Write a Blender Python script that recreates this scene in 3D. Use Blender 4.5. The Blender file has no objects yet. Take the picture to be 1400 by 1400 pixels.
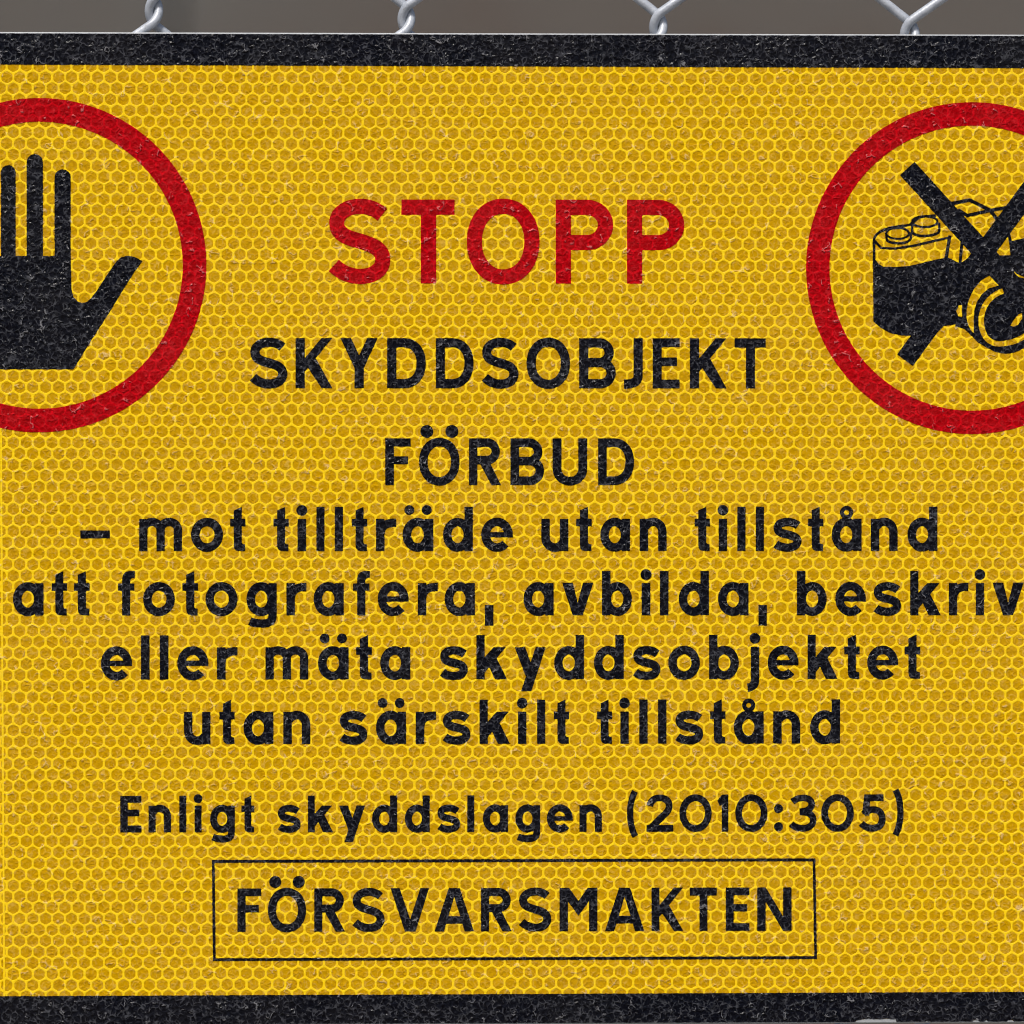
import bpy, bmesh, math, random
import numpy as np
from mathutils import Vector
from mathutils.geometry import delaunay_2d_cdt
random.seed(4)
np.random.seed(4)
sc = bpy.context.scene
C = sc.collection

# ------------------------------------------------------------------ scale, camera, light
S = 0.000207            # metres per photo pixel on the sign
D = 0.9                 # camera distance
ZS = 1.5                # height of the middle of the sign
HOR = 575.0             # photo row level with the lens
SN = 0.0233             # sine of the sign's small turn (left edge nearer)
CS = math.sqrt(1 - SN * SN)

cam_d = bpy.data.cameras.new("camera")
cam = bpy.data.objects.new("camera", cam_d)
C.objects.link(cam)
cam.location = (0, -D, ZS + (700 - HOR) * S)
cam.rotation_euler = (math.radians(90), 0, 0)
cam_d.sensor_width = 36
cam_d.lens = D / (1400 * S) * 36
cam_d.shift_y = -(700 - HOR) / 1400
cam_d.clip_start = 0.02
cam_d.clip_end = 500
cam_d.dof.use_dof = True
cam_d.dof.focus_distance = D
cam_d.dof.aperture_fstop = 6.3
sc.camera = cam

SUN_EL, SUN_AZ = math.radians(58), math.radians(200)    # azimuth clockwise from +Y
w = bpy.data.worlds.new("World")
sc.world = w
w.use_nodes = True
nt = w.node_tree
nt.nodes.clear()
sky = nt.nodes.new("ShaderNodeTexSky")
sky.sky_type = 'NISHITA'
sky.sun_disc = False
sky.sun_elevation = SUN_EL
sky.sun_rotation = SUN_AZ
sky.dust_density = 4.0
sky.air_density = 1.0
sky.ozone_density = 1.0
bg = nt.nodes.new("ShaderNodeBackground")
bg.inputs[1].default_value = 0.055
wo = nt.nodes.new("ShaderNodeOutputWorld")
nt.links.new(sky.outputs[0], bg.inputs[0])
nt.links.new(bg.outputs[0], wo.inputs[0])

sun_d = bpy.data.lights.new("sun", 'SUN')
sun_d.energy = 2.2
sun_d.angle = math.radians(12)
sun_d.color = (1.0, 0.95, 0.89)
sun = bpy.data.objects.new("sun", sun_d)
C.objects.link(sun)
sdir = Vector((math.sin(SUN_AZ) * math.cos(SUN_EL), math.cos(SUN_AZ) * math.cos(SUN_EL), math.sin(SUN_EL)))
sun.rotation_euler = sdir.to_track_quat('Z', 'Y').to_euler()
sun.location = (0, -3, 5)

sc.view_settings.view_transform = 'Standard'
sc.view_settings.look = 'None'
sc.view_settings.exposure = 0.66
sc.view_settings.gamma = 1.0
sc.cycles.max_bounces = 3
sc.cycles.use_adaptive_sampling = True
sc.cycles.adaptive_threshold = 0.03
sc.cycles.filter_width = 1.15


# ------------------------------------------------------------------ helpers
def P(X, Y):
    """photo position -> point on the sign's face (metres, sign coordinates)."""
    xs = (X - 700) * S
    u = xs / (CS - xs * SN / D)
    k = (D + u * SN) / D
    v = (HOR - Y) * S * k + (700 - HOR) * S
    return u, v


def K(X):
    return (D + P(X, HOR)[0] * SN) / D


def node(nt, t, **kw):
    n = nt.nodes.new(t)
    for k, v in kw.items():
        setattr(n, k, v)
    return n


def link_obj(name, mesh, mat, parent=None, loc=(0, 0, 0)):
    o = bpy.data.objects.new(name, mesh)
    C.objects.link(o)
    if mat is not None and not mesh.materials:
        mesh.materials.append(mat)
    o.location = loc
    if parent is not None:
        o.parent = parent
    return o


def mesh_from(name, verts, faces, smooth=False):
    me = bpy.data.meshes.new(name)
    me.from_pydata(verts, [], faces)
    me.update()
    if smooth:
        me.polygons.foreach_set("use_smooth", [True] * len(me.polygons))
    return me


def empty(name, loc, label, cat, rz=0.0):
    o = bpy.data.objects.new(name, None)
    C.objects.link(o)
    o.empty_display_size = 0.02
    o.location = loc
    o.rotation_euler = (0, 0, rz)
    o["label"] = label
    o["category"] = cat
    return o


# ------------------------------------------------------------------ sign root (needed by the materials)
sign = empty("warning_sign", (0, 0, ZS),
             "yellow warning sign with black border, red STOPP heading and two red ring symbols",
             "sign", math.asin(SN))

HX, HY = 17.6, 15.07           # honeycomb pitch in photo pixels
HX0, HY0 = 47.5, 108.0         # one cell's centre


# ------------------------------------------------------------------ node groups
def group(name, outs):
    g = bpy.data.node_groups.new(name, 'ShaderNodeTree')
    for n, t in outs:
        g.interface.new_socket(name=n, in_out='OUTPUT', socket_type=t)
    go = g.nodes.new('NodeGroupOutput')
    tc = g.nodes.new('ShaderNodeTexCoord')
    tc.object = sign
    sep = g.nodes.new('ShaderNodeSeparateXYZ')
    g.links.new(tc.outputs['Object'], sep.inputs[0])

    def px(sock, sign_, off):
        m = g.nodes.new('ShaderNodeMath')
        m.operation = 'MULTIPLY_ADD'
        g.links.new(sock, m.inputs[0])
        m.inputs[1].default_value = sign_ / S
        m.inputs[2].default_value = off
        return m.outputs[0]
    X = px(sep.outputs['X'], 1, 700)
    Y = px(sep.outputs['Z'], -1, 700)
    cmb = g.nodes.new('ShaderNodeCombineXYZ')
    g.links.new(X, cmb.inputs[0])
    g.links.new(Y, cmb.inputs[1])
    return g, go, cmb.outputs[0], X, Y


def gmath(g, op, a, b=None, c=None, clamp=False):
    m = g.nodes.new('ShaderNodeMath')
    m.operation = op
    m.use_clamp = clamp
    for i, v in enumerate((a, b, c)):
        if v is None:
            continue
        if isinstance(v, (int, float)):
            m.inputs[i].default_value = v
        else:
            g.links.new(v, m.inputs[i])
    return m.outputs[0]


def gramp(g, fac, a, b, smooth=True):
    m = g.nodes.new('ShaderNodeMapRange')
    m.interpolation_type = 'SMOOTHSTEP' if smooth else 'LINEAR'
    g.links.new(fac, m.inputs['Value'])
    m.inputs['From Min'].default_value = a
    m.inputs['From Max'].default_value = b
    return m.outputs['Result']


def gnoise(g, vec, scale, detail=2.0, rough=0.5, off=0.0, dist=0.0):
    n = g.nodes.new('ShaderNodeTexNoise')
    n.inputs['Scale'].default_value = scale
    n.inputs['Detail'].default_value = detail
    n.inputs['Roughness'].default_value = rough
    n.inputs['Distortion'].default_value = dist
    if off:
        va = g.nodes.new('ShaderNodeVectorMath')
        va.operation = 'ADD'
        g.links.new(vec, va.inputs[0])
        va.inputs[1].default_value = (off, off * 1.7, off * 0.3)
        vec = va.outputs[0]
    g.links.new(vec, n.inputs['Vector'])
    return n


def warp(g, vec, n, amount):
    s = g.nodes.new('ShaderNodeVectorMath')
    s.operation = 'SUBTRACT'
    g.links.new(n.outputs['Color'], s.inputs[0])
    s.inputs[1].default_value = (0.5, 0.5, 0.5)
    m = g.nodes.new('ShaderNodeVectorMath')
    m.operation = 'SCALE'
    g.links.new(s.outputs[0], m.inputs[0])
    m.inputs['Scale'].default_value = amount
    a = g.nodes.new('ShaderNodeVectorMath')
    a.operation = 'ADD'
    g.links.new(vec, a.inputs[0])
    g.links.new(m.outputs[0], a.inputs[1])
    return a.outputs[0]


# wrinkled clear coat: bump height, plus masks for glints painted into the colour
G_CR, go, V, X_, Y_ = group("coat_wrinkles_and_glints", [("Fine", 'NodeSocketFloat'), ("Strong", 'NodeSocketFloat'), ("Height", 'NodeSocketFloat'), ("Dust", 'NodeSocketFloat')])
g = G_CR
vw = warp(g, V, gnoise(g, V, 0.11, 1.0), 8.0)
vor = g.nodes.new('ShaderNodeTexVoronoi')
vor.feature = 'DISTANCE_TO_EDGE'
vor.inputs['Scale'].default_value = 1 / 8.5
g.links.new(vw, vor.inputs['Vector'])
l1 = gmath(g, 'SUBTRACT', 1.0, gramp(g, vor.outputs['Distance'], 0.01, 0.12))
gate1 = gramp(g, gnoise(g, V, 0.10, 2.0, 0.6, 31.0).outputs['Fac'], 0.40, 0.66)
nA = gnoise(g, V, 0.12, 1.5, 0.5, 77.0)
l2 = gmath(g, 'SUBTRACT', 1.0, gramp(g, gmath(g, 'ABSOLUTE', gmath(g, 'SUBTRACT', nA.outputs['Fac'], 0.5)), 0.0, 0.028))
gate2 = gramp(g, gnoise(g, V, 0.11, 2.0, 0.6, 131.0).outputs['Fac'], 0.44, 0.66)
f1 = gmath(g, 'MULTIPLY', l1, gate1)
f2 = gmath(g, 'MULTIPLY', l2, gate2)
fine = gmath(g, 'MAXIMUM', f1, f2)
# a few long creases, their bright glints painted into the base colour
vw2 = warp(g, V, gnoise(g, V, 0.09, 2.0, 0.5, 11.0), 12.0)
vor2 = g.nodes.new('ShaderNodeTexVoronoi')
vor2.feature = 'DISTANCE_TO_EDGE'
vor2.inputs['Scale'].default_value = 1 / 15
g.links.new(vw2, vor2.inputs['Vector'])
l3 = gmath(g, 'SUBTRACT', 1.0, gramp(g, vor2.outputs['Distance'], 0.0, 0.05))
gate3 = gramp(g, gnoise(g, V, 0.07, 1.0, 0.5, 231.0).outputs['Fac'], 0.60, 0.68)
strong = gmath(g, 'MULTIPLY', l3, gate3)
mott = gnoise(g, V, 0.25, 1.0, 0.5, 51.0)
# shallow dimples whose rims stand up (vor), gated so that some areas stay smooth, plus longer creases
vor3 = g.nodes.new('ShaderNodeTexVoronoi')
vor3.feature = 'DISTANCE_TO_EDGE'
vor3.inputs['Scale'].default_value = 1 / 5.5
g.links.new(warp(g, V, gnoise(g, V, 0.2, 2.0, 0.5, 61.0), 5.0), vor3.inputs['Vector'])
d1 = gmath(g, 'SUBTRACT', 1.0, gramp(g, vor.outputs['Distance'], 0.0, 0.36))
d3 = gmath(g, 'SUBTRACT', 1.0, gramp(g, vor3.outputs['Distance'], 0.0, 0.36))
amp = gnoise(g, V, 0.06, 2.0, 0.6, 171.0)
ampr = gmath(g, 'ADD', gmath(g, 'MULTIPLY', gramp(g, amp.outputs['Fac'], 0.35, 0.68), 0.75), 0.25)
hgt = gmath(g, 'MULTIPLY', gmath(g, 'ADD', d1, gmath(g, 'MULTIPLY', d3, 0.22)), ampr)
hgt = gmath(g, 'ADD', hgt, gmath(g, 'MULTIPLY', mott.outputs['Fac'], 0.16))
hgt = gmath(g, 'ADD', hgt, gmath(g, 'MULTIPLY', gmath(g, 'MULTIPLY', gmath(g, 'SUBTRACT', 1.0, gramp(g, vor2.outputs['Distance'], 0.0, 0.2)), gate3), 1.6))
dust = gnoise(g, V, 0.01, 4.0, 0.6, 400.0)
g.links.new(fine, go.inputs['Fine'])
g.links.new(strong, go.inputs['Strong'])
g.links.new(hgt, go.inputs['Height'])
g.links.new(dust.outputs['Fac'], go.inputs['Dust'])

# honeycomb: distance to the nearest cell wall, for print that lets the cells show through
G_HX, go, V, X_, Y_ = group("honeycomb_cells", [("Wall", 'NodeSocketFloat'), ("Cell", 'NodeSocketFloat'), ("Deep", 'NodeSocketFloat')])
g = G_HX


def hexdist(ox, oy):
    a = gmath(g, 'SUBTRACT', X_, HX0 + ox)
    b = gmath(g, 'SUBTRACT', Y_, HY0 + oy)
    fx = gmath(g, 'MULTIPLY', gmath(g, 'SUBTRACT', gmath(g, 'FRACT', gmath(g, 'ADD', gmath(g, 'DIVIDE', a, HX), 0.5)), 0.5), HX)
    fy = gmath(g, 'MULTIPLY', gmath(g, 'SUBTRACT', gmath(g, 'FRACT', gmath(g, 'ADD', gmath(g, 'DIVIDE', b, 2 * HY), 0.5)), 0.5), 2 * HY * HX / (2 * HY) * 2 * HY / HX)
    # isotropic y
    fy = gmath(g, 'MULTIPLY', fy, HX * math.sqrt(3) / 2 / HY)
    ax, ay = gmath(g, 'ABSOLUTE', fx), gmath(g, 'ABSOLUTE', fy)
    d2 = gmath(g, 'ADD', gmath(g, 'MULTIPLY', ax, 0.5), gmath(g, 'MULTIPLY', ay, math.sqrt(3) / 2))
    return gmath(g, 'MAXIMUM', ax, d2)      # 0 centre .. HX/2 at the wall


dmin = gmath(g, 'MINIMUM', hexdist(0, 0), hexdist(HX / 2, HY))
wall = gramp(g, dmin, HX / 2 - 1.7, HX / 2 - 0.7)
g.links.new(wall, go.inputs['Wall'])
g.links.new(gramp(g, dmin, 0, HX / 2, False), go.inputs['Deep'])
cn = gnoise(g, V, 1 / 21.0, 1.0, 0.5, 9.0)
g.links.new(cn.outputs['Fac'], go.inputs['Cell'])


def new_mat(name):
    m = bpy.data.materials.new(name)
    m.use_nodes = True
    return m, m.node_tree, m.node_tree.nodes['Principled BSDF']


def mixc(nt, fac, a, b, blend='MIX'):
    m = nt.nodes.new('ShaderNodeMix')
    m.data_type = 'RGBA'
    m.blend_type = blend
    if isinstance(fac, (int, float)):
        m.inputs[0].default_value = fac
    else:
        nt.links.new(fac, m.inputs[0])
    for i, v in ((6, a), (7, b)):
        if isinstance(v, tuple):
            m.inputs[i].default_value = (*v, 1)
        else:
            nt.links.new(v, m.inputs[i])
    return m.outputs[2]


def face_material(name, kind):
    m, nt, bs = new_mat(name)
    cr = nt.nodes.new('ShaderNodeGroup')
    cr.node_tree = G_CR
    hx = nt.nodes.new('ShaderNodeGroup')
    hx.node_tree = G_HX
    tc = nt.nodes.new('ShaderNodeTexCoord')
    tc.object = sign
    vs = nt.nodes.new('ShaderNodeVectorMath')
    vs.operation = 'SCALE'
    nt.links.new(tc.outputs['Object'], vs.inputs[0])
    vs.inputs['Scale'].default_value = 1 / S
    mot = gnoise(nt, vs.outputs[0], 0.28, 3.0, 0.65)
    motr = gramp(nt, mot.outputs['Fac'], 0.32, 0.68)
    if kind == 'cell':
        c = mixc(nt, motr, YC0, YC1)
        c = mixc(nt, gramp(nt, hx.outputs['Cell'], 0.35, 0.65), c, YC2)
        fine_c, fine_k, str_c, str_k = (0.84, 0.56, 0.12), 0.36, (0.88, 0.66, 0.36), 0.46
        rough, spec, bump = 0.22, 0.05, 0.36
    elif kind == 'wall':
        c = mixc(nt, motr, YW0, YW1)
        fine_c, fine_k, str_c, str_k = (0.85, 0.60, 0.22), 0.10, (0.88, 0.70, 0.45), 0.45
        rough, spec, bump = 0.32, 0.05, 0.15
    elif kind == 'red':
        a = mixc(nt, motr, R0, R1)
        b = mixc(nt, motr, R2, R3)
        c = mixc(nt, hx.outputs['Wall'], a, b)
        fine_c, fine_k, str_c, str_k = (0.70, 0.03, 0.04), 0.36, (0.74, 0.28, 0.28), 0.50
        rough, spec, bump = 0.20, 0.07, 0.50
    else:
        c = mixc(nt, motr, B0, B1)
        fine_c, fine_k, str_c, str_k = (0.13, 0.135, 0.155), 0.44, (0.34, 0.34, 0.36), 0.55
        rough, spec, bump = 0.20, 0.11, 0.80
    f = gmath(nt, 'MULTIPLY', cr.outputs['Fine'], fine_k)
    c = mixc(nt, f, c, fine_c)  # thin wrinkle highlights, painted as paler base colour
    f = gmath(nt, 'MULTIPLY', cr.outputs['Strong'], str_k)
    c = mixc(nt, f, c, str_c)  # brighter crease highlights, likewise painted as colour
    # faint uneven road film
    d = gmath(nt, 'MULTIPLY', gramp(nt, cr.outputs['Dust'], 0.35, 0.75), 0.015)
    c = mixc(nt, d, c, (0.35, 0.31, 0.26))
    nt.links.new(c, bs.inputs['Base Color'])
    bs.inputs['Roughness'].default_value = rough
    bs.inputs['Specular IOR Level'].default_value = spec
    bp = nt.nodes.new('ShaderNodeBump')
    bp.inputs['Strength'].default_value = bump
    bp.inputs['Distance'].default_value = 0.00035
    nt.links.new(cr.outputs['Height'], bp.inputs['Height'])
    nt.links.new(bp.outputs[0], bs.inputs['Normal'])
    return m


YC0, YC1, YC2 = (0.465, 0.238, 0.0003), (0.63, 0.352, 0.0012), (0.57, 0.312, 0.0006)
YW0, YW1 = (0.95, 0.625, 0.006), (1.0, 0.69, 0.014)
R0, R1, R2, R3 = (0.29, 0.0002, 0.002), (0.42, 0.0004, 0.004), (0.48, 0.0006, 0.005), (0.59, 0.001, 0.007)
B0, B1 = (0.0004, 0.0006, 0.0028), (0.004, 0.005, 0.010)
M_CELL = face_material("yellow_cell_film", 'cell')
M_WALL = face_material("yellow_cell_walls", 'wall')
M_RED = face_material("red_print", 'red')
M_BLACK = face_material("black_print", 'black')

M_PLATE, nt, bs = new_mat("brushed_aluminium")
n = gnoise(nt, node(nt, 'ShaderNodeTexCoord').outputs['Object'], 400, 4)
nt.links.new(mixc(nt, n.outputs['Fac'], (0.36, 0.38, 0.40), (0.54, 0.56, 0.58)), bs.inputs['Base Color'])
bs.inputs['Metallic'].default_value = 0.35
bs.inputs['Roughness'].default_value = 0.55

M_WIRE, nt, bs = new_mat("galvanised_wire")
tcw = node(nt, 'ShaderNodeTexCoord').outputs['Object']
n = gnoise(nt, tcw, 260, 5, 0.6)
n2 = gnoise(nt, tcw, 1500, 3, 0.6)
c = mixc(nt, gramp(nt, n.outputs['Fac'], 0.35, 0.7), (0.50, 0.535, 0.59), (0.37, 0.40, 0.45))
c = mixc(nt, gramp(nt, n2.outputs['Fac'], 0.60, 0.72), c, (0.30, 0.31, 0.32))
nt.links.new(c, bs.inputs['Base Color'])
bs.inputs['Roughness'].default_value = 0.42
bs.inputs['Metallic'].default_value = 0.15
bp = nt.nodes.new('ShaderNodeBump')
bp.inputs['Strength'].default_value = 0.25
bp.inputs['Distance'].default_value = 0.0003
nt.links.new(n2.outputs['Fac'], bp.inputs['Height'])
nt.links.new(bp.outputs[0], bs.inputs['Normal'])

M_WALLBG, nt, bs = new_mat("weathered_concrete")
tcw = node(nt, 'ShaderNodeTexCoord').outputs['Object']
n = gnoise(nt, tcw, 1.6, 2, 0.5)
n2 = gnoise(nt, tcw, 14, 6, 0.6)
geo = node(nt, 'ShaderNodeNewGeometry')
sx_ = node(nt, 'ShaderNodeSeparateXYZ')
nt.links.new(geo.outputs['Position'], sx_.inputs[0])
n = gnoise(nt, geo.outputs['Position'], 2.4, 2, 0.5)
ff = gmath(nt, 'ADD', gmath(nt, 'MULTIPLY', gramp(nt, sx_.outputs[0], -0.75, 0.1), 0.55), gmath(nt, 'MULTIPLY', gramp(nt, n.outputs['Fac'], 0.35, 0.65), 0.45))
c = mixc(nt, ff, (0.118, 0.117, 0.108), (0.092, 0.068, 0.054))
c = mixc(nt, gramp(nt, n2.outputs['Fac'], 0.3, 0.7), c, (0.10, 0.092, 0.085))
nt.links.new(c, bs.inputs['Base Color'])
bs.inputs['Roughness'].default_value = 0.9

M_GROUND, nt, bs = new_mat("gravel_ground")
tcw = node(nt, 'ShaderNodeTexCoord').outputs['Object']
n = gnoise(nt, tcw, 3, 6, 0.6)
n2 = gnoise(nt, tcw, 60, 4, 0.6)
c = mixc(nt, n.outputs['Fac'], (0.10, 0.10, 0.085), (0.20, 0.18, 0.15))
c = mixc(nt, gramp(nt, n2.outputs['Fac'], 0.4, 0.6), c, (0.14, 0.13, 0.12))
nt.links.new(c, bs.inputs['Base Color'])
bs.inputs['Roughness'].default_value = 0.95

# ------------------------------------------------------------------ the setting
me = mesh_from("ground", [(-150, -150, 0), (150, -150, 0), (150, 150, 0), (-150, 150, 0)], [(0, 1, 2, 3)])
ground = link_obj("ground", me, M_GROUND)
ground["kind"] = "structure"


def box_mesh(name, x0, x1, y0, y1, z0, z1, bev=0.0):
    bm = bmesh.new()
    bmesh.ops.create_cube(bm, size=1)
    for v in bm.verts:
        v.co = ((x0 + x1) / 2 + v.co.x * (x1 - x0), (y0 + y1) / 2 + v.co.y * (y1 - y0), (z0 + z1) / 2 + v.co.z * (z1 - z0))
    if bev:
        bmesh.ops.bevel(bm, geom=list(bm.edges), offset=bev, segments=2, affect='EDGES', profile=0.6)
    me = bpy.data.meshes.new(name)
    bm.to_mesh(me)
    bm.free()
    return me


bgw = empty("concrete_wall", (0, 5.2, 0), "grey-brown concrete panel wall far behind the fence, blurred out of focus", "wall")
pm = box_mesh("wall_panel", -1.19, 1.19, 0, 0.2, 0, 3.4, 0.015)
for i in range(-3, 4):
    p = link_obj("wall_panel", pm, M_WALLBG, bgw, (i * 2.4 + 0.55, 0.004 * ((i * 7) % 3), 0))


# ------------------------------------------------------------------ chain link fence
def tube(name, pts, r, seg=10):
    pts = [Vector(p) for p in pts]
    n = len(pts)
    verts, faces = [], []
    up = Vector((0, 1, 0))
    for i, p in enumerate(pts):
        t = (pts[min(i + 1, n - 1)] - pts[max(i - 1, 0)]).normalized()
        a = t.cross(up).normalized()
        b = t.cross(a).normalized()
        for k in range(seg):
            an = 2 * math.pi * k / seg
            verts.append(p + a * (r * math.cos(an)) + b * (r * math.sin(an)))
    for i in range(n - 1):
        for k in range(seg):
            k2 = (k + 1) % seg
            faces.append((i * seg + k, i * seg + k2, (i + 1) * seg + k2, (i + 1) * seg + k))
    faces.append(tuple(range(seg))[::-1])
    faces.append(tuple((n - 1) * seg + k for k in range(seg)))
    return mesh_from(name, verts, faces, True)


def catmull(pts, m=6):
    out = []
    n = len(pts)
    for i in range(n - 1):
        p0, p1, p2, p3 = (Vector(pts[max(i - 1, 0)]), Vector(pts[i]), Vector(pts[i + 1]), Vector(pts[min(i + 2, n - 1)]))
        mm = m if (p2 - p1).length < 40 else 4
        # finite-difference tangents limited by the shorter neighbour
        l1, l2 = (p2 - p1).length, 1
        t1 = (p2 - p0)
        t1 = t1.normalized() * min((p1 - p0).length or l1, l1) if t1.length else t1
        t2 = (p3 - p1)
        t2 = t2.normalized() * min((p3 - p2).length or l1, l1) if t2.length else t2
        for k in range(mm):
            t = k / mm
            h1, h2, h3, h4 = 2 * t**3 - 3 * t**2 + 1, t**3 - 2 * t**2 + t, -2 * t**3 + 3 * t**2, t**3 - t**2
            out.append(p1 * h1 + t1 * h2 + p2 * h3 + t2 * h4)
    out.append(Vector(pts[-1]))
    return out


PLATE_T = 0.0020
WR = 6.4                 # wire radius in photo pixels
COL, ROW = 173.2, 163.0
KX, KY = 902.0, 33.5     # a knot in the photo
fence = empty("chain_link_fence", (0, 0, ZS), "grey galvanised chain link fence with hooked wire knots behind and above the sign", "fence",
              math.asin(SN))
roll = math.atan2(9.5, 346.4)


def fence_pt(X, Y, dpx):
    # small clockwise sag of the mesh about the measured knot
    dx, dy = X - KX, Y - KY
    x = KX + dx * math.cos(roll) - dy * math.sin(roll)
    y = KY + dx * math.sin(roll) + dy * math.cos(roll)
    u, v = P(x, y) if False else ((x - 700) * S, (700 - y) * S)
    return (u, PLATE_T / 2 + 0.0004 + (2 * WR + dpx) * S, v)


wire_meshes = {}
for j in range(-9, 9):
    pts = []
    # picket j swings between column j (bend leftwards) and column j+1 (bend rightwards)
    for n_ in range(-9, 19):
        yk = KY + n_ * ROW
        jit = random.uniform(-1.2, 1.2)
        if n_ % 2 == j % 2:      # bend at column j: "("
            cx = KX + j * COL
            tri = [(cx + 2 + jit, yk - 19, -6.4), (cx - 7.0 + jit, yk, 0), (cx + 2 + jit, yk + 19, 6.4)]
        else:                    # bend at column j+1: ")"
            cx = KX + (j + 1) * COL
            tri = [(cx - 2 + jit, yk - 19, 6.4), (cx + 7.0 + jit, yk, 0), (cx - 2 + jit, yk + 19, -6.4)]
        pts += tri
    path = catmull([Vector(p) for p in pts])
    me = tube("wire", [fence_pt(p.x, p.y, p.z) for p in path], WR * S, 14)
    link_obj("wire", me, M_WIRE, fence)

# ------------------------------------------------------------------ sign plate and film
XL, XR = -270.0, 1652.0
TL, TR = P(XL, 43.6), P(XR, 48.6)
BL, BR = P(XL, 1403.0), P(XR, 1396.5)


def lerp2(a, b, t):
    return (a[0] + (b[0] - a[0]) * t, a[1] + (b[1] - a[1]) * t)


def rounded_quad(tl, tr, br, bl, r, n=8):
    """outline, counter-clockwise in (u, v), corners rounded."""
    c = [Vector(p) for p in (bl, br, tr, tl)]
    out = []
    for i in range(4):
        p, a, b = c[i], c[i - 1], c[(i + 1) % 4]
        pa = p + (a - p).normalized() * r
        pb = p + (b - p).normalized() * r
        for k in range(n + 1):
            t = k / n
            q = pa * (1 - t) ** 2 + p * 2 * t * (1 - t) * 1.0 + pb * t * t
            q = q * 0.55 + (p + ((pa - p) * math.cos(t * math.pi / 2) + (pb - p) * math.sin(t * math.pi / 2)) * 0 + (pa - p) * (1 - math.sin(t * math.pi / 2)) + (pb - p) * (1 - math.cos(t * math.pi / 2))) * 0.45
            out.append((q.x, q.y))
    return out


def inset_quad(q, d):
    tl, tr, br, bl = q
    return ((tl[0] + d, tl[1] - d), (tr[0] - d, tr[1] - d), (br[0] - d, br[1] + d), (bl[0] + d, bl[1] + d))


QP = (TL, TR, BR, BL)
lo = rounded_quad(*QP, 26 * S)
li = rounded_quad(*inset_quad(QP, 1.3 * S), 25 * S)
nn = len(lo)
fy, by = -PLATE_T / 2, PLATE_T / 2
verts = [(u, fy, v) for u, v in li] + [(u, fy + 1.3 * S, v) for u, v in lo] + [(u, by, v) for u, v in lo]
faces = [tuple(range(nn)), tuple(range(2 * nn, 3 * nn))[::-1]]
for k in range(nn):
    k2 = (k + 1) % nn
    faces.append((k, nn + k, nn + k2, k2))
    faces.append((nn + k, 2 * nn + k, 2 * nn + k2, nn + k2))
link_obj("plate", mesh_from("plate", verts, faces), M_PLATE, sign)

Y_FILM = fy - 0.00004          # front of the film (cell floors)
RID = 0.00005                  # height of the cell walls
Y_LAT = Y_FILM - RID
Y_PRINT = Y_LAT - 0.00003      # front of the print
film = link_obj('reflective_film', bpy.data.meshes.new('reflective_film'), None, sign, (0, Y_FILM, 0))


# inner edge of the black border, in photo pixels
def top_in(X):
    return 88.8 + (X / 1400) * 5.0


def bot_in(X):
    return 1361.0 - (X / 1400) * 6.0


def shear(X, Y):
    return X + (Y - 700) * 0.0045


BIL, BIR = -222.0, 1603.0
# lattice of cell walls
verts, faces = [], []
RC = HX / math.sqrt(3)
KYS = HY / (HX * math.sqrt(3) / 2)
ring_dirs = [(math.cos(math.radians(30 + 60 * i)), math.sin(math.radians(30 + 60 * i)) * KYS) for i in range(6)]


def hexring(cx, cy, inset, rnd):
    """12 points of a hexagon drawn in by 'inset' with softened corners."""
    R = RC - inset / (math.sqrt(3) / 2)
    out = []
    for i in range(6):
        a, b = ring_dirs[i], ring_dirs[(i + 1) % 6]
        p, q = (cx + a[0] * R, cy + a[1] * R), (cx + b[0] * R, cy + b[1] * R)
        out.append((p[0] + (q[0] - p[0]) * rnd, p[1] + (q[1] - p[1]) * rnd))
        out.append((p[0] + (q[0] - p[0]) * (1 - rnd), p[1] + (q[1] - p[1]) * (1 - rnd)))
    return out


rowi0, rowi1 = int((top_in(0) - HY0) / HY) - 1, int((bot_in(0) - HY0) / HY) + 2
for ri in range(rowi0, rowi1):
    cy = HY0 + ri * HY
    off = HX / 2 if ri % 2 else 0
    for ci in range(int((BIL - HX0) / HX) - 1, int((BIR - HX0) / HX) + 2):
        cx = HX0 + ci * HX + off
        b0 = len(verts)
        rnd = random.Random(ri * 1000 + ci)
        jx, jy = rnd.uniform(-.25, .25), rnd.uniform(-.25, .25)
        win = 0.92 + rnd.uniform(-.10, .18)
        r0 = hexring(cx, cy, 0, 0.2)
        # outer ring uses true corners so neighbours meet: put its points on the hexagon
        r1 = hexring(cx + jx, cy + jy, win, 0.13)
        r2 = hexring(cx + jx, cy + jy, win + 0.5, 0.16)
        corner = [(cx + d[0] * RC, cy + d[1] * RC) for d in ring_dirs]
        for lst, yy in ((r1, Y_LAT), (r2, Y_FILM + 0.000003)):
            for (px_, py_) in lst:
                yc = min(max(py_, top_in(px_) - 3), bot_in(px_) + 3)
                u, v = (px_ - 700) * S, (700 - yc) * S
                verts.append((u, yy - Y_FILM, v))
        for (px_, py_) in corner:
            yc = min(max(py_, top_in(px_) - 3), bot_in(px_) + 3)
            verts.append(((px_ - 700) * S, Y_LAT - Y_FILM, (700 - yc) * S))
        for k in range(12):
            k2 = (k + 1) % 12
            faces.append((b0 + k, b0 + k2, b0 + 12 + k2, b0 + 12 + k))
        for i in range(6):
            i2 = (i + 1) % 6
            # side strip and corner triangle
            faces.append((b0 + 24 + i, b0 + 24 + i2, b0 + 2 * i + 1, b0 + 2 * i))
            faces.append((b0 + 24 + i2, b0 + (2 * i + 2) % 12, b0 + 2 * i + 1))
me = mesh_from("honeycomb_lattice", verts, faces)
bm = bmesh.new()
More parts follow.
